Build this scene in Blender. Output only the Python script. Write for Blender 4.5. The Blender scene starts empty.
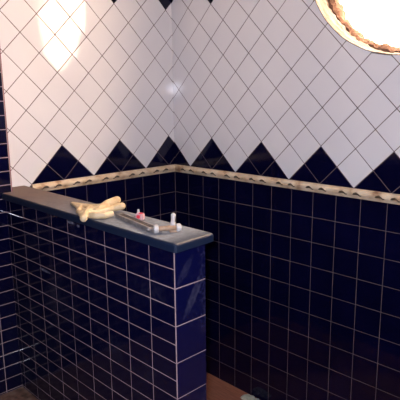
import bpy, bmesh, math, random
from mathutils import Vector, Matrix
random.seed(7)
C = bpy.context.scene.collection
Z0 = 1.15                       # outer floor level is z = 0; positions below are written from the border up
T = 0.15; D = 0.2129            # tile pitch, diagonal pitch
PI = math.pi

# ------------------------------------------------------------------ materials
def mat(name):
    m = bpy.data.materials.new(name); m.use_nodes = True
    nt = m.node_tree; return m, nt, nt.nodes['Principled BSDF']
def node(nt, t, **kw):
    n = nt.nodes.new(t)
    for k, v in kw.items():
        if hasattr(n, k): setattr(n, k, v)
        else: n.inputs[k].default_value = v
    return n
def noise_mat(name, stops, scale=8, rough=.5, detail=6, bump=0, bscale=60, rough2=None, spec=.5, stretch=(1, 1, 1), dist=0):
    m, nt, b = mat(name)
    tc = node(nt, 'ShaderNodeTexCoord'); mp = node(nt, 'ShaderNodeMapping')
    mp.inputs['Scale'].default_value = stretch
    nt.links.new(tc.outputs['Object'], mp.inputs['Vector'])
    n = node(nt, 'ShaderNodeTexNoise'); n.inputs['Scale'].default_value = scale; n.inputs['Detail'].default_value = detail
    n.inputs['Distortion'].default_value = dist
    nt.links.new(mp.outputs['Vector'], n.inputs['Vector'])
    r = node(nt, 'ShaderNodeValToRGB')
    while len(r.color_ramp.elements) < len(stops): r.color_ramp.elements.new(.5)
    for e, (p, c) in zip(r.color_ramp.elements, stops): e.position = p; e.color = (*c, 1)
    nt.links.new(n.outputs['Fac'], r.inputs['Fac']); nt.links.new(r.outputs['Color'], b.inputs['Base Color'])
    b.inputs['Roughness'].default_value = rough; b.inputs['Specular IOR Level'].default_value = spec
    if rough2 is not None:
        mr = node(nt, 'ShaderNodeMapRange'); mr.inputs['To Min'].default_value = rough; mr.inputs['To Max'].default_value = rough2
        nt.links.new(n.outputs['Fac'], mr.inputs['Value']); nt.links.new(mr.outputs['Result'], b.inputs['Roughness'])
    if bump:
        n2 = node(nt, 'ShaderNodeTexNoise'); n2.inputs['Scale'].default_value = bscale; n2.inputs['Detail'].default_value = 5
        nt.links.new(mp.outputs['Vector'], n2.inputs['Vector'])
        bp = node(nt, 'ShaderNodeBump'); bp.inputs['Strength'].default_value = bump; bp.inputs['Distance'].default_value = .01
        nt.links.new(n2.outputs['Fac'], bp.inputs['Height']); nt.links.new(bp.outputs['Normal'], b.inputs['Normal'])
    return m

M = {}
M['white'] = noise_mat('white_glaze', [(.3, (.68, .66, .675)), (.7, (.72, .70, .71))], 3, .07, bump=.045, bscale=9)
M['blue'] = noise_mat('navy_glaze', [(.3, (.0012, .0013, .013)), (.7, (.0022, .0022, .022))], 4, .09, bump=.04, bscale=9)
M['blue'].node_tree.nodes['Principled BSDF'].inputs['Specular IOR Level'].default_value = .38
M['grout_dark'] = noise_mat('brown_grout', [(.3, (.085, .058, .055)), (.7, (.15, .105, .10))], 12, .9, bump=.2)
M['grout_pink'] = noise_mat('pink_grout', [(.3, (.26, .17, .16)), (.7, (.40, .28, .27))], 9, .9, bump=.2)
M['plaster'] = noise_mat('white_plaster', [(.3, (.70, .66, .60)), (.7, (.76, .72, .66))], 5, .85, bump=.2)
M['room'] = noise_mat('dim_plaster', [(.3, (.10, .10, .13)), (.7, (.14, .14, .17))], 5, .8)
M['cream'] = noise_mat('cream_render', [(.25, (.07, .042, .034)), (.45, (.125, .10, .085)), (.7, (.21, .20, .20))], 10, .9, bump=.8, bscale=30, stretch=(1, 4, 1))
M['brick'] = noise_mat('broken_brick', [(.3, (.075, .034, .024)), (.6, (.12, .062, .042)), (.8, (.17, .11, .08))], 9, .95, bump=1.0, bscale=25)
M['maroon'] = noise_mat('maroon_edge', [(.3, (.10, .012, .03)), (.7, (.18, .03, .06))], 14, .5)
M['border'] = noise_mat('beige_border', [(.30, (.30, .15, .08)), (.42, (.58, .42, .27)), (.62, (.72, .60, .44)), (.8, (.62, .40, .28))], 13, .30, bump=.25, bscale=50)
M['relief'] = noise_mat('brown_relief', [(.3, (.03, .02, .012)), (.7, (.09, .06, .03))], 20, .4)
M['floor_out'] = noise_mat('mottled_floor', [(.35, (.06, .035, .022)), (.5, (.17, .085, .06)), (.65, (.21, .14, .10))], 28, .5, detail=8, bump=.1)
M['floor_in'] = noise_mat('brown_board', [(.3, (.20, .075, .045)), (.6, (.30, .12, .075)), (.8, (.36, .16, .11))], 6, .6, stretch=(2, 18, 2), bump=.1)
M['glove'] = noise_mat('yellow_latex', [(.3, (.42, .27, .13)), (.5, (.54, .40, .22)), (.8, (.62, .50, .34))], 22, .5, bump=.25, bscale=45)
M['grey'] = noise_mat('grey_metal', [(.3, (.10, .085, .08)), (.7, (.30, .27, .26))], 40, .35)
M['grey'].node_tree.nodes['Principled BSDF'].inputs['Metallic'].default_value = .5
M['dark'] = noise_mat('dark_brown', [(.3, (.03, .022, .02)), (.7, (.09, .065, .05))], 60, .8)
M['tan'] = noise_mat('tan_wood', [(.3, (.20, .12, .07)), (.7, (.33, .22, .14))], 50, .6)
M['offwhite'] = noise_mat('off_white_plastic', [(.3, (.34, .32, .31)), (.7, (.52, .50, .48))], 60, .4)
M['pinkwhite'] = noise_mat('pink_white', [(.3, (.48, .25, .26)), (.7, (.60, .42, .42))], 60, .5)
M['red'] = noise_mat('red_plastic', [(.3, (.55, .02, .04)), (.7, (.70, .05, .07))], 60, .4)
M['scrap'] = noise_mat('pale_green_scrap', [(.3, (.25, .30, .22)), (.7, (.62, .62, .55))], 30, .8, bump=.4)

def hazed_blue(name, smears, axis, base=None, dust=.35):
    """navy glaze with pale hazy smears mixed into its colour: smears = (u, v, half length, half width, angle, amount)"""
    m, nt, b = mat(name)
    tc = node(nt, 'ShaderNodeTexCoord'); sp = node(nt, 'ShaderNodeSeparateXYZ'); nt.links.new(tc.outputs['Object'], sp.inputs[0])
    n = node(nt, 'ShaderNodeTexNoise'); n.inputs['Scale'].default_value = 60; n.inputs['Detail'].default_value = 6
    nt.links.new(tc.outputs['Object'], n.inputs['Vector'])
    big = node(nt, 'ShaderNodeTexNoise'); big.inputs['Scale'].default_value = 5; nt.links.new(tc.outputs['Object'], big.inputs['Vector'])
    def mth(op, a, bb=None):
        k = node(nt, 'ShaderNodeMath', operation=op)
        for i, v in enumerate((a, bb)):
            if v is None: continue
            if isinstance(v, (int, float)): k.inputs[i].default_value = v
            else: nt.links.new(v, k.inputs[i])
        return k.outputs[0]
    U, V = sp.outputs[axis], sp.outputs['Z']
    tot = None
    for (u, v, a, w, ang, amt) in smears:
        du, dv = mth('SUBTRACT', U, u), mth('SUBTRACT', V, v)
        c, s = math.cos(ang), math.sin(ang)
        p = mth('ADD', mth('MULTIPLY', du, c / a), mth('MULTIPLY', dv, s / a))
        q = mth('ADD', mth('MULTIPLY', du, -s / w), mth('MULTIPLY', dv, c / w))
        r2 = mth('ADD', mth('MULTIPLY', p, p), mth('MULTIPLY', q, q))
        f = mth('MAXIMUM', mth('SUBTRACT', 1, r2), 0)
        f = mth('MULTIPLY', f, amt)
        tot = f if tot is None else mth('ADD', tot, f)
    tot = mth('MULTIPLY', tot, mth('ADD', mth('MULTIPLY', n.outputs['Fac'], 1.6), -.15))
    base_d = mth('MAXIMUM', mth('SUBTRACT', mth('MULTIPLY', big.outputs['Fac'], mth('ADD', n.outputs['Fac'], .35)), .48), 0)
    tot = mth('MINIMUM', mth('ADD', tot, mth('MULTIPLY', base_d, dust)), .8)
    mx = node(nt, 'ShaderNodeMix', data_type='RGBA')
    mx.inputs[6].default_value = (*(base or (.0048, .0048, .040)), 1); mx.inputs[7].default_value = (.34, .33, .40, 1)
    nt.links.new(tot, mx.inputs[0]); nt.links.new(mx.outputs[2], b.inputs['Base Color'])
    nt.links.new(mth('ADD', mth('MULTIPLY', tot, .5), .09), b.inputs['Roughness'])
    return m
M['blue_face'] = hazed_blue('navy_glaze_hazed', [(.52, Z0 - .347, .065, .009, -.02, .5), (.54, Z0 - .623, .04, .007, -.1, .4), (.80, Z0 - .051, .036, .009, 0, .6), (.862, Z0 - .057, .014, .008, 0, .5), (.70, Z0 - .026, .03, .007, 0, .3)], 'X', (.0014, .0016, .018), .15)
M['blue_end'] = hazed_blue('navy_glaze_streaked', [(-1.26, Z0 - .235, .10, .014, 1.05, .10), (-1.24, Z0 - .235, .09, .009, 1.0, .10), (-1.29, Z0 - .12, .07, .02, .9, .05)], 'Y', (.0025, .003, .031), .2)

# dusty navy ledge: dust lies on the upward face, bullnose shows glaze
m, nt, b = mat('dusty_navy_ledge'); M['ledge'] = m
tc = node(nt, 'ShaderNodeTexCoord'); n = node(nt, 'ShaderNodeTexNoise'); n.inputs['Scale'].default_value = 7; n.inputs['Detail'].default_value = 8
mp = node(nt, 'ShaderNodeMapping'); mp.inputs['Scale'].default_value = (1, 2.5, 1)
nt.links.new(tc.outputs['Object'], mp.inputs[0]); nt.links.new(mp.outputs[0], n.inputs['Vector'])
g = node(nt, 'ShaderNodeNewGeometry'); s = node(nt, 'ShaderNodeSeparateXYZ'); nt.links.new(g.outputs['True Normal'], s.inputs[0])
mr = node(nt, 'ShaderNodeMapRange'); mr.inputs['From Min'].default_value = .88; mr.inputs['From Max'].default_value = .995
nt.links.new(s.outputs['Z'], mr.inputs['Value'])
nr = node(nt, 'ShaderNodeMapRange'); nr.inputs['From Min'].default_value = .30; nr.inputs['From Max'].default_value = .48
nr.inputs['To Min'].default_value = .72
nt.links.new(n.outputs['Fac'], nr.inputs['Value'])
# wiped patch near the free end back corner
sx = node(nt, 'ShaderNodeSeparateXYZ'); nt.links.new(tc.outputs['Object'], sx.inputs[0])
wx = node(nt, 'ShaderNodeMapRange'); wx.inputs['From Min'].default_value = 1.44; wx.inputs['From Max'].default_value = 1.51; wx.inputs['To Min'].default_value = 1; wx.inputs['To Max'].default_value = .25
nt.links.new(sx.outputs['X'], wx.inputs['Value'])
mm = node(nt, 'ShaderNodeMath', operation='MULTIPLY'); nt.links.new(mr.outputs[0], mm.inputs[0]); nt.links.new(nr.outputs[0], mm.inputs[1])
m2 = node(nt, 'ShaderNodeMath', operation='MULTIPLY'); nt.links.new(mm.outputs[0], m2.inputs[0]); nt.links.new(wx.outputs[0], m2.inputs[1])
m3 = node(nt, 'ShaderNodeMath', operation='ADD'); m3.inputs[1].default_value = .02; nt.links.new(m2.outputs[0], m3.inputs[0])
n3 = node(nt, 'ShaderNodeTexNoise'); n3.inputs['Scale'].default_value = 55; n3.inputs['Detail'].default_value = 5; nt.links.new(tc.outputs['Object'], n3.inputs['Vector'])
dr = node(nt, 'ShaderNodeValToRGB'); dr.color_ramp.elements[0].position = .3; dr.color_ramp.elements[0].color = (.125, .14, .162, 1)
dr.color_ramp.elements[1].position = .7; dr.color_ramp.elements[1].color = (.19, .215, .26, 1)
nt.links.new(n3.outputs['Fac'], dr.inputs['Fac'])
mx = node(nt, 'ShaderNodeMix', data_type='RGBA'); mx.inputs[6].default_value = (.003, .009, .028, 1)
bx = node(nt, 'ShaderNodeMapRange'); bx.inputs['From Min'].default_value = .3; bx.inputs['From Max'].default_value = 1.1
nt.links.new(sx.outputs['X'], bx.inputs['Value'])
bn = node(nt, 'ShaderNodeMix', data_type='RGBA'); bn.inputs[6].default_value = (.175, .125, .11, 1)   # dust colour graded along X: browner at the wall end, greyer at the free end
nt.links.new(bx.outputs[0], bn.inputs[0]); nt.links.new(dr.outputs['Color'], bn.inputs[7]); nt.links.new(bn.outputs[2], mx.inputs[7])
nt.links.new(m3.outputs[0], mx.inputs[0]); nt.links.new(mx.outputs[2], b.inputs['Base Color'])
rr = node(nt, 'ShaderNodeMapRange'); b.inputs['Specular IOR Level'].default_value = .3; rr.inputs['To Min'].default_value = .42; rr.inputs['To Max'].default_value = .8
nt.links.new(m3.outputs[0], rr.inputs['Value']); nt.links.new(rr.outputs[0], b.inputs['Roughness'])

# ------------------------------------------------------------------ helpers
def link(name, bm, mats, parent=None, smooth=False, kind=None, base=None):
    """link a bmesh (written in world coordinates measured from the border) as ONE object"""
    me = bpy.data.meshes.new(name)
    bmesh.ops.recalc_face_normals(bm, faces=bm.faces[:])
    off = Vector((0, 0, Z0))
    bmesh.ops.translate(bm, verts=bm.verts[:], vec=off)
    if smooth:
        for f in bm.faces: f.smooth = True
    o = bpy.data.objects.new(name, me)
    if base is not None:
        bv = Vector(base) + off
        bmesh.ops.translate(bm, verts=bm.verts[:], vec=-bv); o.location = bv
    elif parent is not None:
        bmesh.ops.translate(bm, verts=bm.verts[:], vec=-parent.location)
    bm.to_mesh(me); bm.free()
    for mm_ in (mats if isinstance(mats, (list, tuple)) else [mats]): me.materials.append(mm_)
    C.objects.link(o)
    if parent is not None: o.parent = parent
    if kind: o['kind'] = kind
    return o
def empty(name, loc, label, cat, group=None):
    o = bpy.data.objects.new(name, None); C.objects.link(o); o.empty_display_size = .05
    o.location = Vector(loc) + Vector((0, 0, Z0)); o['label'] = label; o['category'] = cat
    if group: o['group'] = group
    return o
def box(bm, x0, x1, y0, y1, z0, z1, mi=0):
    vs = [bm.verts.new((x, y, z)) for x in (x0, x1) for y in (y0, y1) for z in (z0, z1)]
    for q in ((0, 1, 3, 2), (4, 6, 7, 5), (0, 4, 5, 1), (2, 3, 7, 6), (0, 2, 6, 4), (1, 5, 7, 3)):
        f = bm.faces.new([vs[i] for i in q]); f.material_index = mi
def prism(bm, poly, z0, z1, mi=0):
    a = [bm.verts.new((x, y, z0)) for x, y in poly]; b_ = [bm.verts.new((x, y, z1)) for x, y in poly]
    fs = [bm.faces.new(a), bm.faces.new(b_)]
    for i in range(len(a)): fs.append(bm.faces.new((a[i - 1], a[i], b_[i], b_[i - 1])))
    for f in fs: f.material_index = mi
    return b_
def ball(bm, c, r, sc=(1, 1, 1), seg=10, jit=0):
    res = bmesh.ops.create_uvsphere(bm, u_segments=seg, v_segments=max(6, seg * 2 // 3), radius=1)
    for v in res['verts']:
        k = 1 + random.uniform(-jit, jit)
        v.co = Vector(c) + Vector((v.co.x * r * sc[0] * k, v.co.y * r * sc[1] * k, v.co.z * r * sc[2] * k))
def tube(bm, pts, rads, seg=12, cap=True):
    pts = [Vector(q) for q in pts]; rings = []
    for i, q in enumerate(pts):
        d = (pts[min(i + 1, len(pts) - 1)] - pts[max(i - 1, 0)]).normalized()
        u = d.orthogonal().normalized() if i == 0 else (u - d * u.dot(d)).normalized()
        w = d.cross(u)
        rings.append([bm.verts.new(q + (u * math.cos(t) + w * math.sin(t)) * rads[i]) for t in [2 * PI * k / seg for k in range(seg)]])
    for a, b_ in zip(rings, rings[1:]):
        for k in range(seg): bm.faces.new((a[k - 1], a[k], b_[k], b_[k - 1]))
    if cap: bm.faces.new(rings[0]); bm.faces.new(rings[-1])
def clip(poly, u0, u1, v0, v1):
    def cut(P, ax, s, lim):
        out = []
        for i in range(len(P)):
            a, b_ = P[i - 1], P[i]; ia, ib = s * a[ax] <= s * lim, s * b_[ax] <= s * lim
            if ia != ib:
                t = (lim - a[ax]) / (b_[ax] - a[ax]); out.append((a[0] + t * (b_[0] - a[0]), a[1] + t * (b_[1] - a[1])))
            if ib: out.append(b_)
        return out
    for ax, s, lim in ((0, -1, u0), (0, 1, u1), (1, -1, v0), (1, 1, v1)):
        poly = cut(poly, ax, s, lim)
        if len(poly) < 3: return []
    return poly
def area(P): return abs(sum(P[i - 1][0] * P[i][1] - P[i][0] * P[i - 1][1] for i in range(len(P)))) / 2
def inset(P, g):
    """convex inset"""
    A = sum(P[i - 1][0] * P[i][1] - P[i][0] * P[i - 1][1] for i in range(len(P)))
    if A < 0: P = P[::-1]
    Q = []
    for i in range(len(P)):
        if math.dist(P[i], P[i - 1]) > 1e-4: Q.append(P[i])
    P = Q; L = []
    for i in range(len(P)):
        a, b_ = Vector(P[i - 1]), Vector(P[i]); d = (b_ - a).normalized(); n_ = Vector((-d.y, d.x))
        L.append((a + n_ * g, d))
    out = []
    for i in range(len(L)):
        (p, r), (q, s_) = L[i], L[(i + 1) % len(L)]
        den = r.x * s_.y - r.y * s_.x
        if abs(den) < 1e-6: out.append(tuple(q)); continue
        t = ((q.x - p.x) * s_.y - (q.y - p.y) * s_.x) / den
        out.append((p.x + r.x * t, p.y + r.y * t))
    return out
GAP, TH, BV = .0038, .0016, .0013
def tile(bm, poly, fr, mi=0, gap=None):
    """one glazed tile: sunk sides, bevelled rim, very slightly tilted face"""
    g = GAP if gap is None else gap
    if len(poly) < 3 or area(poly) < 2e-4: return
    P0 = inset(poly, g / 2); P1 = inset(poly, g / 2 + BV)
    if len(P0) < 3 or len(P0) != len(P1) or area(P1) < 5e-5: return
    if area(P0) >= area(poly): return
    cx = sum(q[0] for q in P0) / len(P0); cy = sum(q[1] for q in P0) / len(P0)
    ta, tb = random.gauss(0, .0045), random.gauss(0, .0045)
    O, U, V, N = fr
    def put(q, h): return O + U * q[0] + V * q[1] + N * h
    a = [bm.verts.new(put(q, -.002)) for q in P0]
    b_ = [bm.verts.new(put(q, TH - BV * .55 + (q[0] - cx) * ta + (q[1] - cy) * tb)) for q in P0]
    c = [bm.verts.new(put(q, TH + (q[0] - cx) * ta + (q[1] - cy) * tb)) for q in P1]
    fs = [bm.faces.new(c), bm.faces.new(a[::-1])]
    for i in range(len(a)):
        fs.append(bm.faces.new((a[i - 1], a[i], b_[i], b_[i - 1]))); fs.append(bm.faces.new((b_[i - 1], b_[i], c[i], c[i - 1])))
    for f in fs: f.material_index = mi
def squares(bm, fr, u_off, pu, v_off, pv, u0, u1, v0, v1, mi=0, gap=None):
    for i in range(math.floor((u0 - u_off) / pu), math.ceil((u1 - u_off) / pu) + 1):
        for j in range(math.floor((v0 - v_off) / pv), math.ceil((v1 - v_off) / pv) + 1):
            a, b_ = u_off + i * pu, v_off + j * pv
            tile(bm, clip([(a, b_), (a + pu, b_), (a + pu, b_ + pv), (a, b_ + pv)], u0, u1, v0, v1), fr, mi, gap)
HC, HR = (1.676, 1.263), .584
def diamonds(bm, fr, off, u0, u1, hole=False, kmax=99, v0=0):
    K = int((u1 - u0) / D) + 4; cut = []
    for k in range(-2, K):
        for m_ in range(0, 7):
            for fam in (0, 1):
                if fam == 0:
                    if m_ > 5: continue
                    c = (off + k * D, (m_ + .5) * D); blue = (m_ in (0, 5)) and k % 2 == 0 and k < kmax
                else:
                    c = (off + (k + .5) * D, m_ * D); blue = m_ in (0, 6) and k < kmax
                P = clip([(c[0], c[1] - D / 2), (c[0] + D / 2, c[1]), (c[0], c[1] + D / 2), (c[0] - D / 2, c[1])], u0, u1, v0 if k >= kmax - 1 and m_ == 0 else 0, 6 * D)
                if not P: continue
                mi = 1 if blue else 0
                if hole:
                    far = max(math.dist(q, HC) for q in P)
                    near = math.dist(c, HC) - D * .75
                    if far < HR: continue
                    if near < HR: cut.append((P, mi)); continue
                tile(bm, P, fr, mi, .0042)
    return cut

X, Y, Zv = Vector((1, 0, 0)), Vector((0, 1, 0)), Vector((0, 0, 1))
ZB, ZF, ZT = -1.54, -1.15, 1.95        # sunken floor, outer floor, ceiling
XR, YN = 3.7, -3.7                     # far ends of the room behind the camera
YO, YI, XE = -1.342, -1.187, 1.4985    # half wall: outer face, inner face, free end
XO, YC = .135, -1.303                    # proud navy wall: plane and corner
ROW, ROFF = .0737, -.107

# ------------------------------------------------------------------ wall_left (behind the shower, white diamonds over navy)
bm = bmesh.new(); box(bm, -.22, 0, YC + .001, 0, ZB, ZT, 0)
wl = link('wall_left', bm, [M['grout_dark']], kind='structure')
fr = (Vector((0, 0, 0)), -Y, Zv, X)
bm = bmesh.new(); diamonds(bm, fr, .0554, -.0012, -YC, kmax=5, v0=-.06)
link('diamond_tiling', bm, [M['white'], M['blue']], wl)
bm = bmesh.new(); squares(bm, fr, -.001, .1508, -.0518 - 10 * T, T, .0016, 1.14, ZB, -.012)
link('square_tiling', bm, [M['blue']], wl)
bm = bmesh.new(); box(bm, 0, .004, YC, 0, 6 * D + .04, ZT)
link('upper_plaster', bm, [M['plaster']], wl)

# ------------------------------------------------------------------ wall_right (with the round opening)
WT = .22
def ring_pts(n, fn): return [fn(2 * PI * i / n) for i in range(n)]
NS = 160
def edge_r(a, ph=0): return HR + .002 * math.sin(5 * a + ph) + .0008 * math.sin(23 * a + 1.3 + ph)
x0, x1, z0_, z1_ = 0.0, XR, ZB, ZT
def to_rect(a):
    c, s_ = math.cos(a), math.sin(a); ts = []
    if c > 1e-9: ts.append((x1 - HC[0]) / c)
    if c < -1e-9: ts.append((x0 - HC[0]) / c)
    if s_ > 1e-9: ts.append((z1_ - HC[1]) / s_)
    if s_ < -1e-9: ts.append((z0_ - HC[1]) / s_)
    t = min(ts); return (HC[0] + c * t, HC[1] + s_ * t)
angs = [2 * PI * i / NS for i in range(NS)] + [math.atan2(zz - HC[1], xx - HC[0]) % (2 * PI) for xx in (x0, x1) for zz in (z0_, z1_)]
angs = sorted(set(angs))
bm = bmesh.new()
loops = []
for y_, inner in ((0, True), (0, False), (WT, False), (WT, True)):
    if inner: loops.append([bm.verts.new((HC[0] + edge_r(a) * math.cos(a), y_, HC[1] + edge_r(a) * math.sin(a))) for a in angs])
    else: loops.append([bm.verts.new((q[0], y_, q[1])) for q in map(to_rect, angs)])
for A_, B_ in ((0, 1), (1, 2), (2, 3), (3, 0)):
    for i in range(len(angs)): bm.faces.new((loops[A_][i - 1], loops[A_][i], loops[B_][i], loops[B_][i - 1]))
wr = link('wall_right', bm, [M['grout_dark']], kind='structure')
frB = (Vector((0, 0, 0)), X, Zv, -Y)
bm = bmesh.new()
cut = diamonds(bm, frB, -.0474, -.0012, XR, True)
# tiles crossed by the opening are cut along its edge
tmp = bmesh.new()
for P, mi in cut: tile(tmp, P, frB, mi, .0042)
bmesh.ops.recalc_face_normals(tmp, faces=tmp.faces[:])
mt = bpy.data.meshes.new('t'); tmp.to_mesh(mt); tmp.free()
for k in ('white', 'blue'): mt.materials.append(M[k])
ot = bpy.data.objects.new('t', mt); C.objects.link(ot)
cb = bmesh.new()
fa = [cb.verts.new((HC[0] + edge_r(a) * math.cos(a), -.05, HC[1] + edge_r(a) * math.sin(a))) for a in angs]
fb = [cb.verts.new((v.co.x, .05, v.co.z)) for v in fa]
cb.faces.new(fa); cb.faces.new(fb)
for i in range(len(fa)): cb.faces.new((fa[i - 1], fa[i], fb[i], fb[i - 1]))
bmesh.ops.recalc_face_normals(cb, faces=cb.faces[:])
mc = bpy.data.meshes.new('c'); cb.to_mesh(mc); cb.free()
oc = bpy.data.objects.new('c', mc); C.objects.link(oc)
md = ot.modifiers.new('b', 'BOOLEAN'); md.operation = 'DIFFERENCE'; md.object = oc; md.solver = 'EXACT'
bpy.context.view_layer.update()
dg = bpy.context.evaluated_depsgraph_get()
me2 = bpy.data.meshes.new_from_object(ot.evaluated_get(dg), depsgraph=dg)
bm.from_mesh(me2)
bpy.data.objects.remove(ot); bpy.data.objects.remove(oc)
link('diamond_tiling', bm, [M['white'], M['blue']], wr)
bm = bmesh.new(); squares(bm, frB, .1414 - T, .1497, -.0518 - 10 * T, T, .0016, XR, ZB, -.012)
link('square_tiling', bm, [M['blue']], wr)

bm = bmesh.new()
xs = [0, .5, 1.0] + [HC[0] - .6 + 1.2 * i / 60 for i in range(61)] + [2.6, 3.1, XR]
def low(x):
    q = (HR + .004) ** 2 - (x - HC[0]) ** 2
    return max(6 * D + .04, HC[1] + math.sqrt(q) if q > 0 else 0)
for xa, xb in zip(xs, xs[1:]):
    vs_ = [bm.verts.new(c) for c in ((xa, -.004, low(xa)), (xb, -.004, low(xb)), (xb, -.004, ZT), (xa, -.004, ZT))]
    vb_ = [bm.verts.new((v.co.x, 0, v.co.z)) for v in vs_]
    bm.faces.new(vs_); bm.faces.new((vs_[0], vs_[1], vb_[1], vb_[0]))
link('upper_plaster', bm, [M['plaster']], wr)

# ------------------------------------------------------------------ window_1: the broken masonry round the opening
def reveal(bm, prof, seed):
    rnd = random.Random(seed)
    ph = [rnd.uniform(0, 6.28) for _ in range(8)]
    N_ = 260; loops = []
    for y_, dr, amp in prof:
        L = []
        for i in range(N_):
            a = 2 * PI * i / N_
            j = amp * (math.sin(7 * a + ph[0] + y_ * 9) + .8 * math.sin(17 * a + ph[1] - y_ * 21) + .7 * math.sin(41 * a + ph[2] + y_ * 40) + .8 * math.sin(83 * a + ph[3]) + rnd.uniform(-.5, .5))
            r = edge_r(a) + dr + j
            L.append(bm.verts.new((HC[0] + r * math.cos(a), y_, HC[1] + r * math.sin(a))))
        loops.append(L)
    for A_, B_ in zip(loops, loops[1:]):
        for i in range(N_): bm.faces.new((A_[i - 1], A_[i], B_[i], B_[i - 1]))
    for i in range(N_): bm.faces.new((loops[-1][i - 1], loops[-1][i], loops[0][i], loops[0][i - 1]))
bm = bmesh.new()
reveal(bm, [(-.0012, .003, 0), (-.0014, -.004, .0002), (.012, -.006, .0004), (.03, -.007, .0008), (.055, -.008, .0016), (.075, -.010, .0022), (.095, -.011, .003), (.11, -.012, .003), (.12, .02, 0), (.0, .02, 0)], 3)
w1 = link('window_1', bm, [M['cream']], smooth=False, kind='structure')
bm = bmesh.new()
reveal(bm, [(.105, .02, .0), (.108, -.018, .004), (.125, -.030, .006), (.15, -.034, .007), (.18, -.030, .007), (.205, -.024, .006), (.218, .02, 0)], 9)
link('broken_masonry', bm, [M['brick']], w1)

# ------------------------------------------------------------------ border trims with leaf relief
def border(name, fr_, u0, u1, jx, leaf0):
    O, U, V, N = fr_
    prof = [(-.052, 0), (-.052, .006), (-.047, .010), (-.043, .0095), (-.037, .015), (-.028, .0185), (-.019, .018), (-.011, .013), (-.007, .0085), (-.003, .009), (0, .005), (0, 0)]
    bm_ = bmesh.new()
    edges = [u0] + [j for j in [jx + .2135 * k for k in range(-2, 30)] if u0 + .03 < j < u1 - .03] + [u1]
    for a, b_ in zip(edges, edges[1:]):
        a2, b2 = (a + .0007 if a > u0 else a), b_ - .0007
        ra = [bm_.verts.new(O + U * a2 + V * v + N * h) for v, h in prof]; rb = [bm_.verts.new(O + U * b2 + V * v + N * h) for v, h in prof]
        bm_.faces.new(ra); bm_.faces.new(rb)
        for i in range(len(prof)): bm_.faces.new((ra[i - 1], ra[i], rb[i], rb[i - 1]))
    t = link(name, bm_, [M['border']], kind='structure')
    bm_ = bmesh.new()
    u = leaf0
    while u < u1 - .05:
        for du in (0, .085):
            c = u + du
            if not (u0 + .03 < c < u1 - .03): continue
            # a scrolled leaf: fat body, curled tail
            pts = [(-.026, -.030, .0135), (-.016, -.026, .0150), (-.004, -.023, .0158), (.010, -.027, .0150), (.020, -.034, .0135), (.028, -.031, .0138)]
            tube(bm_, [O + U * (c + a) + V * v + N * (h + .0015) for a, v, h in pts], [.0025, .0066, .0072, .005, .004, .0025], 7)
        u += .2135
    link('leaf_relief', bm_, [M['relief']], t, smooth=True)
    return t
border('trim_1', (Vector((0, 0, 0)), -Y, Zv, X), .0, 1.120, .10, .105)
border('trim_2', (Vector((0, 0, 0)), X, Zv, -Y), .0, XR, .11, .105)

# ------------------------------------------------------------------ outer navy wall, proud of wall_left
bm = bmesh.new(); box(bm, -.22, XO, YN, YC, ZF - .4, ZT)
wo = link('wall_outer', bm, [M['grout_pink']], kind='structure')
bm = bmesh.new(); squares(bm, (Vector((XO, 0, 0)), -Y, Zv, X), 1.435, .15, ROFF - 20 * ROW, ROW, -YC + .003, -YN, ZF, ZT, gap=.0045)
link('brick_tiling', bm, [M['blue']], wo)
bm = bmesh.new(); box(bm, XO - .02, XO + .0010, YC, YC + .0025, 0.001, ZT)
link('tile_edge_strip', bm, [M['maroon']], wo)

# ------------------------------------------------------------------ half wall and its ledge
bm = bmesh.new()
prism(bm, [(0.001, YC + .001), (XO + .001, YC + .001), (XO + .001, YO), (XE, YO), (XE, YI), (0.001, YI)], ZB, -.032)
wh = link('wall_partition', bm, [M['grout_pink']], kind='structure')
bm = bmesh.new(); squares(bm, (Vector((0, YO, 0)), X, Zv, -Y), 1.502 - 10 * .1468, .1468, ROFF - 20 * ROW, ROW, XO + .003, XE - .0008, ZF, -.032, gap=.0040)
link('outer_face_tiling', bm, [M['blue_face']], wh)
bm = bmesh.new()
for j in range(-1, 8):
    hi = ROFF - ROW * (1 + 2 * j); lo = hi - 2 * ROW
    P = clip([(-YI - .0022, lo), (-YO - .001, lo), (-YO - .001, hi), (-YI - .0022, hi)], 0, 9, ZF, -.0345)
    if P: tile(bm, P, (Vector((XE, 0, 0)), -Y, Zv, X), 0, .0044)
link('end_face_tiling', bm, [M['blue_end']], wh)
bm = bmesh.new(); squares(bm, (Vector((0, YI, 0)), -X, Zv, Y), -1.502, T, -.0518 - 10 * T, T, -XE, -.004, ZB, -.032)
link('inner_face_tiling', bm, [M['blue']], wh)

bm = bmesh.new()
top = prism(bm, [(0.003, YC + .002), (XO + .003, YC + .002), (XO + .003, -1.364), (1.534, -1.366), (1.524, -1.160), (0.003, -1.160)], -.032, 0)
bm.edges.ensure_lookup_table()
es = [e for e in bm.edges if all(abs(v.co.z) < 1e-6 for v in e.verts) and (abs(e.verts[0].co.y - e.verts[1].co.y) < .005 and e.verts[0].co.y < -1.35 or max(v.co.x for v in e.verts) > 1.5)]
es += [e for e in bm.edges if all(v.co.x > 1.5 for v in e.verts) and abs(e.verts[0].co.z - e.verts[1].co.z) > .03]
bmesh.ops.bevel(bm, geom=es, offset=.011, segments=4, affect='EDGES', profile=.5)
lg = link('partition_ledge', bm, [M['ledge']], base=(0.8, -1.26, -.032))
lg.data.materials[0] = M['ledge']
lg['label'] = 'long dusty navy-blue ledge slab capping the tiled half wall'; lg['category'] = 'ledge'
# the ledge's material reads object coordinates: move the origin back to the corner
off = lg.location.copy(); lg.data.transform(Matrix.Translation(off - Vector((0, 0, 0)))); lg.location = (0, 0, 0)

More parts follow.
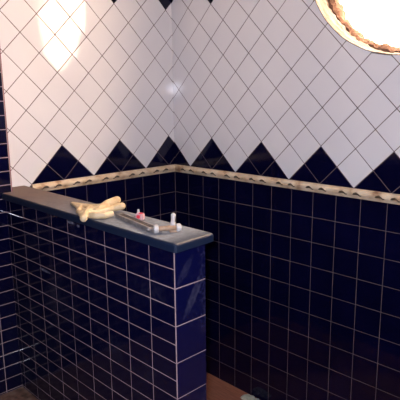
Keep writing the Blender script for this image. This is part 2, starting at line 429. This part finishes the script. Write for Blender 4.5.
# ------------------------------------------------------------------ floors, ceiling, room behind the camera
bm = bmesh.new()
prism(bm, [(XO, YN), (XR, YN), (XR, 0), (1.95, 0), (1.95, YI), (XE, YI), (XE, YO), (XO, YO)], ZB, ZF)
link('floor', bm, [M['floor_out']], kind='structure')
bm = bmesh.new(); box(bm, -.05, 1.95, YC, 0, ZB - .05, ZB)
link('floor_sunken', bm, [M['floor_in']], kind='structure')
bm = bmesh.new(); box(bm, -.22, XR, YN, WT, ZT, ZT + .05); link('ceiling', bm, [M['plaster']], kind='structure')
bm = bmesh.new(); box(bm, XR, XR + .1, YN, WT, ZB, ZT); link('wall_near_right', bm, [M['room']], kind='structure')
bm = bmesh.new(); box(bm, -.22, XR, YN - .1, YN, ZB, ZT); link('wall_near_left', bm, [M['room']], kind='structure')

# ------------------------------------------------------------------ rubber glove
def remeshed(bm_, vox, sm):
    me = bpy.data.meshes.new('r'); bm_.to_mesh(me); bm_.free()
    o = bpy.data.objects.new('r', me); C.objects.link(o)
    r = o.modifiers.new('r', 'REMESH'); r.mode = 'VOXEL'; r.voxel_size = vox
    s_ = o.modifiers.new('s', 'SMOOTH'); s_.factor = .5; s_.iterations = sm
    bpy.context.view_layer.update(); d_ = bpy.context.evaluated_depsgraph_get()
    out = bpy.data.meshes.new_from_object(o.evaluated_get(d_), depsgraph=d_)
    bpy.data.objects.remove(o); nb = bmesh.new(); nb.from_mesh(out); return nb
def blob(bm_, pts, rads):
    tube(bm_, pts, rads, 14)
    for q, r in zip(pts, rads): ball(bm_, q, r, seg=12)
bm = bmesh.new()
def fine(pts, rads, n=4):
    P_, R_ = [], []
    for i in range(len(pts) - 1):
        for k in range(n):
            t = k / n; P_.append(tuple(a + (b_ - a) * t for a, b_ in zip(pts[i], pts[i + 1]))); R_.append(rads[i] + (rads[i + 1] - rads[i]) * t)
    return P_ + [pts[-1]], R_ + [rads[-1]]
blob(bm, *fine([(.885, -1.295, .018), (.945, -1.345, .018), (.99, -1.392, .009)], [.014, .0175, .0165]))
blob(bm, *fine([(.80, -1.287, .012), (.875, -1.345, .012), (.95, -1.372, .012)], [.010, .012, .014]))
blob(bm, *fine([(.84, -1.262, .013), (.90, -1.30, .016), (.95, -1.335, .017)], [.012, .016, .016]))
blob(bm, *fine([(.925, -1.31, .018), (.950, -1.290, .026), (.931, -1.233, .038), (.941, -1.186, .048)], [.013, .0145, .0165, .018]))
blob(bm, *fine([(.96, -1.324, .016), (.965, -1.278, .017), (.966, -1.226, .022), (.985, -1.191, .028)], [.013, .0135, .016, .0165]))
blob(bm, *fine([(.970, -1.355, .014), (1.01, -1.345, .016), (1.035, -1.318, .017), (1.041, -1.290, .019)], [.012, .015, .016, .014]))
for a, b_, r0, r1 in (((.672, -1.254, .0065), (.887, -1.263, .016), .006, .015), ((.672, -1.258, .006), (.849, -1.285, .013), .006, .013), ((.68, -1.262, .006), (.90, -1.325, .012), .006, .012),
                      ((.76, -1.285, .008), (.93, -1.345, .011), .008, .011), ((.887, -1.263, .016), (.935, -1.24, .03), .015, .016), ((.849, -1.280, .013), (.96, -1.30, .016), .013, .016), ((.82, -1.24, .012), (.93, -1.24, .024), .008, .016)):
    blob(bm, *fine([a, b_], [r0, r1], 8))
bm = remeshed(bm, .003, 4)
gl = link('rubber_glove', bm, [M['glove']], smooth=True, base=(.90, -1.28, 0))
gl['label'] = 'pale yellow rubber glove lying on the ledge, one finger hanging over its edge'; gl['category'] = 'glove'

# ------------------------------------------------------------------ slotted tool with crossbar
tool = empty('tiling_tool', (1.20, -1.28, 0), 'long grey slotted tool with white-ended tan crossbar, lying at the free end of the ledge', 'tool')
A0, A1 = Vector((1.045, -1.247, .006)), Vector((1.352, -1.306, .008))
d = (A1 - A0); L = d.length; d.normalize(); sd = Vector((-d.y, d.x, 0)).normalized()
def obox(bm_, c, ex, ey, hx, hy, hz, bev=.0015):
    r = bmesh.ops.create_cube(bm_, size=1); ez = ex.cross(ey)
    for v in r['verts']: v.co = c + ex * v.co.x * 2 * hx + ey * v.co.y * 2 * hy + ez * v.co.z * 2 * hz
    es_ = list({e for v in r['verts'] for e in v.link_edges})
    bmesh.ops.bevel(bm_, geom=es_, offset=bev, segments=2, affect='EDGES')
bm = bmesh.new()
for s_ in (-1, 1): obox(bm, A0 + d * (L / 2) + sd * .015 * s_, d, sd, L / 2, .0055, .008)
obox(bm, A0 + d * .004, d, sd, .012, .018, .007); obox(bm, A1, d, sd, .025, .018, .008)
link('slotted_frame', bm, [M['grey']], tool)
bm = bmesh.new(); obox(bm, A0 + d * (L * .44) - Zv * .001, d, sd, L * .42, .0095, .006)
link('slot_interior', bm, [M['dark']], tool)  # dark-coloured strip standing in for the slot's dark interior
E0, E1 = Vector((1.372, -1.318, .018)), Vector((1.418, -1.245, .018))
bm = bmesh.new(); tube(bm, [E0, E0.lerp(E1, .5), E1], [.009, .0095, .009], 14); link('crossbar', bm, [M['tan']], tool, smooth=True)
for q, r in ((E0, .0165), (E1, .0155)):
    bm = bmesh.new(); ax = (E1 - E0).normalized(); h = ax * .009
    tube(bm, [q - h, q - h * .7, q + h * .7, q + h], [r * .8, r, r, r * .8], 10)
    link('end_cap', bm, [M['offwhite']], tool)
bm = bmesh.new(); tube(bm, [E0 - ax * .035 - d * .006, E0 - ax * .02], [.008, .008], 10)
tube(bm, [E0 - ax * .018 - d * .028 - Zv * .008, E0 - d * .014 - Zv * .004], [.005, .007], 10); link('axle_stub', bm, [M['grey']], tool, smooth=True)
bm = bmesh.new(); H0 = Vector((1.362, -1.226, .004)); H1 = Vector((1.368, -1.226, .062))
tube(bm, [H0, H0.lerp(H1, .2), H0.lerp(H1, .55), H0.lerp(H1, .7), H0.lerp(H1, .9), H1], [.013, .0105, .008, .0085, .0095, .005], 12)
link('upright_handle', bm, [M['offwhite']], tool, smooth=True)
bm = bmesh.new(); obox(bm, Vector((1.385, -1.246, .007)), ax, Vector((ax.y, -ax.x, 0)), .014, .028, .006); link('foot_plate', bm, [M['tan']], tool)

# ------------------------------------------------------------------ red and white piece
rp = empty('plastic_connector', (1.155, -1.225, 0), 'small red and pinkish-white plastic piece on the ledge between glove and tan crossbar', 'plastic piece')
ex = Vector((.93, .37, 0)).normalized(); ey = Vector((-ex.y, ex.x, 0))
bm = bmesh.new(); obox(bm, Vector((1.157, -1.225, .015)), ex, ey, .017, .013, .014, .004); link('body', bm, [M['pinkwhite']], rp)
bm = bmesh.new(); c = Vector((1.157, -1.225, .016)) - ey * .013
tube(bm, [c + ey * .004, c - ey * .004], [.008, .008], 12)
obox(bm, Vector((1.163, -1.225, .029)), ex, ey, .008, .007, .002, .001); link('red_button', bm, [M['red']], rp)
bm = bmesh.new(); tube(bm, [Vector((1.142, -1.222, .026)), Vector((1.140, -1.220, .042))], [.006, .004], 10)
link('nozzle', bm, [M['offwhite']], rp, smooth=True)
bm = bmesh.new(); tube(bm, [Vector((1.125, -1.24, .007)), Vector((1.144, -1.232, .010))], [.006, .007], 10)
link('clear_stub', bm, [M['grey']], rp, smooth=True)

# ------------------------------------------------------------------ scrap on the sunken floor
bm = bmesh.new()
ball(bm, (.762, -.058, ZB + .012), .045, (1.0, 1.0, .28), 14, .22); ball(bm, (.82, -.055, ZB + .012), .04, (1, .9, .3), 12, .25)
for v in bm.verts: v.co.z = max(v.co.z, ZB + .0005)
sc = link('crumpled_scrap', bm, [M['scrap']], base=(.79, -.06, ZB))
sc['label'] = 'crumpled pale green and white scrap on the brown sunken floor by the navy wall'; sc['category'] = 'scrap'

# ------------------------------------------------------------------ camera and light
R = ((0.69967892, -0.13709547, 0.70118061), (0.71435715, 0.15068357, -0.68336544), (-0.01197009, 0.97902977, 0.20336525))
cd = bpy.data.cameras.new('camera'); cam = bpy.data.objects.new('camera', cd); C.objects.link(cam)
cam.matrix_world = Matrix.Translation((2.8556, -2.5317, .5235 + Z0)) @ Matrix(R).to_4x4()
cd.sensor_width = 36; cd.lens = 525.89 * 36 / 400; cd.clip_start = .02
bpy.context.scene.camera = cam

# the flash of the camera that took the photograph, just above its lens
fl = bpy.data.lights.new('camera_flash', 'AREA'); fl.shape = 'RECTANGLE'; fl.size = .045; fl.size_y = .025
fl.energy = 60; fl.color = (.80, .83, 1.0)
fo = bpy.data.objects.new('camera_flash', fl); C.objects.link(fo)
fo.matrix_world = cam.matrix_world @ Matrix.Translation((-.03, .045, -.02))

w = bpy.data.worlds.new('daylight'); bpy.context.scene.world = w; w.use_nodes = True
bg = w.node_tree.nodes['Background']; bg.inputs['Color'].default_value = (1, .70, .46, 1)
nw = w.node_tree; tcw = node(nw, 'ShaderNodeTexCoord'); nz = node(nw, 'ShaderNodeTexNoise'); nz.inputs['Scale'].default_value = 9; nz.inputs['Detail'].default_value = 3
nw.links.new(tcw.outputs['Generated'], nz.inputs['Vector'])
mw = node(nw, 'ShaderNodeMapRange'); mw.inputs['From Min'].default_value = .42; mw.inputs['From Max'].default_value = .56; mw.inputs['To Min'].default_value = 12; mw.inputs['To Max'].default_value = 46
nw.links.new(nz.outputs['Fac'], mw.inputs['Value']); nw.links.new(mw.outputs['Result'], bg.inputs['Strength'])
vs = bpy.context.scene.view_settings
vs.view_transform = 'Standard'; vs.look = 'None'; vs.gamma = 1; vs.use_curve_mapping = False; vs.exposure = 0
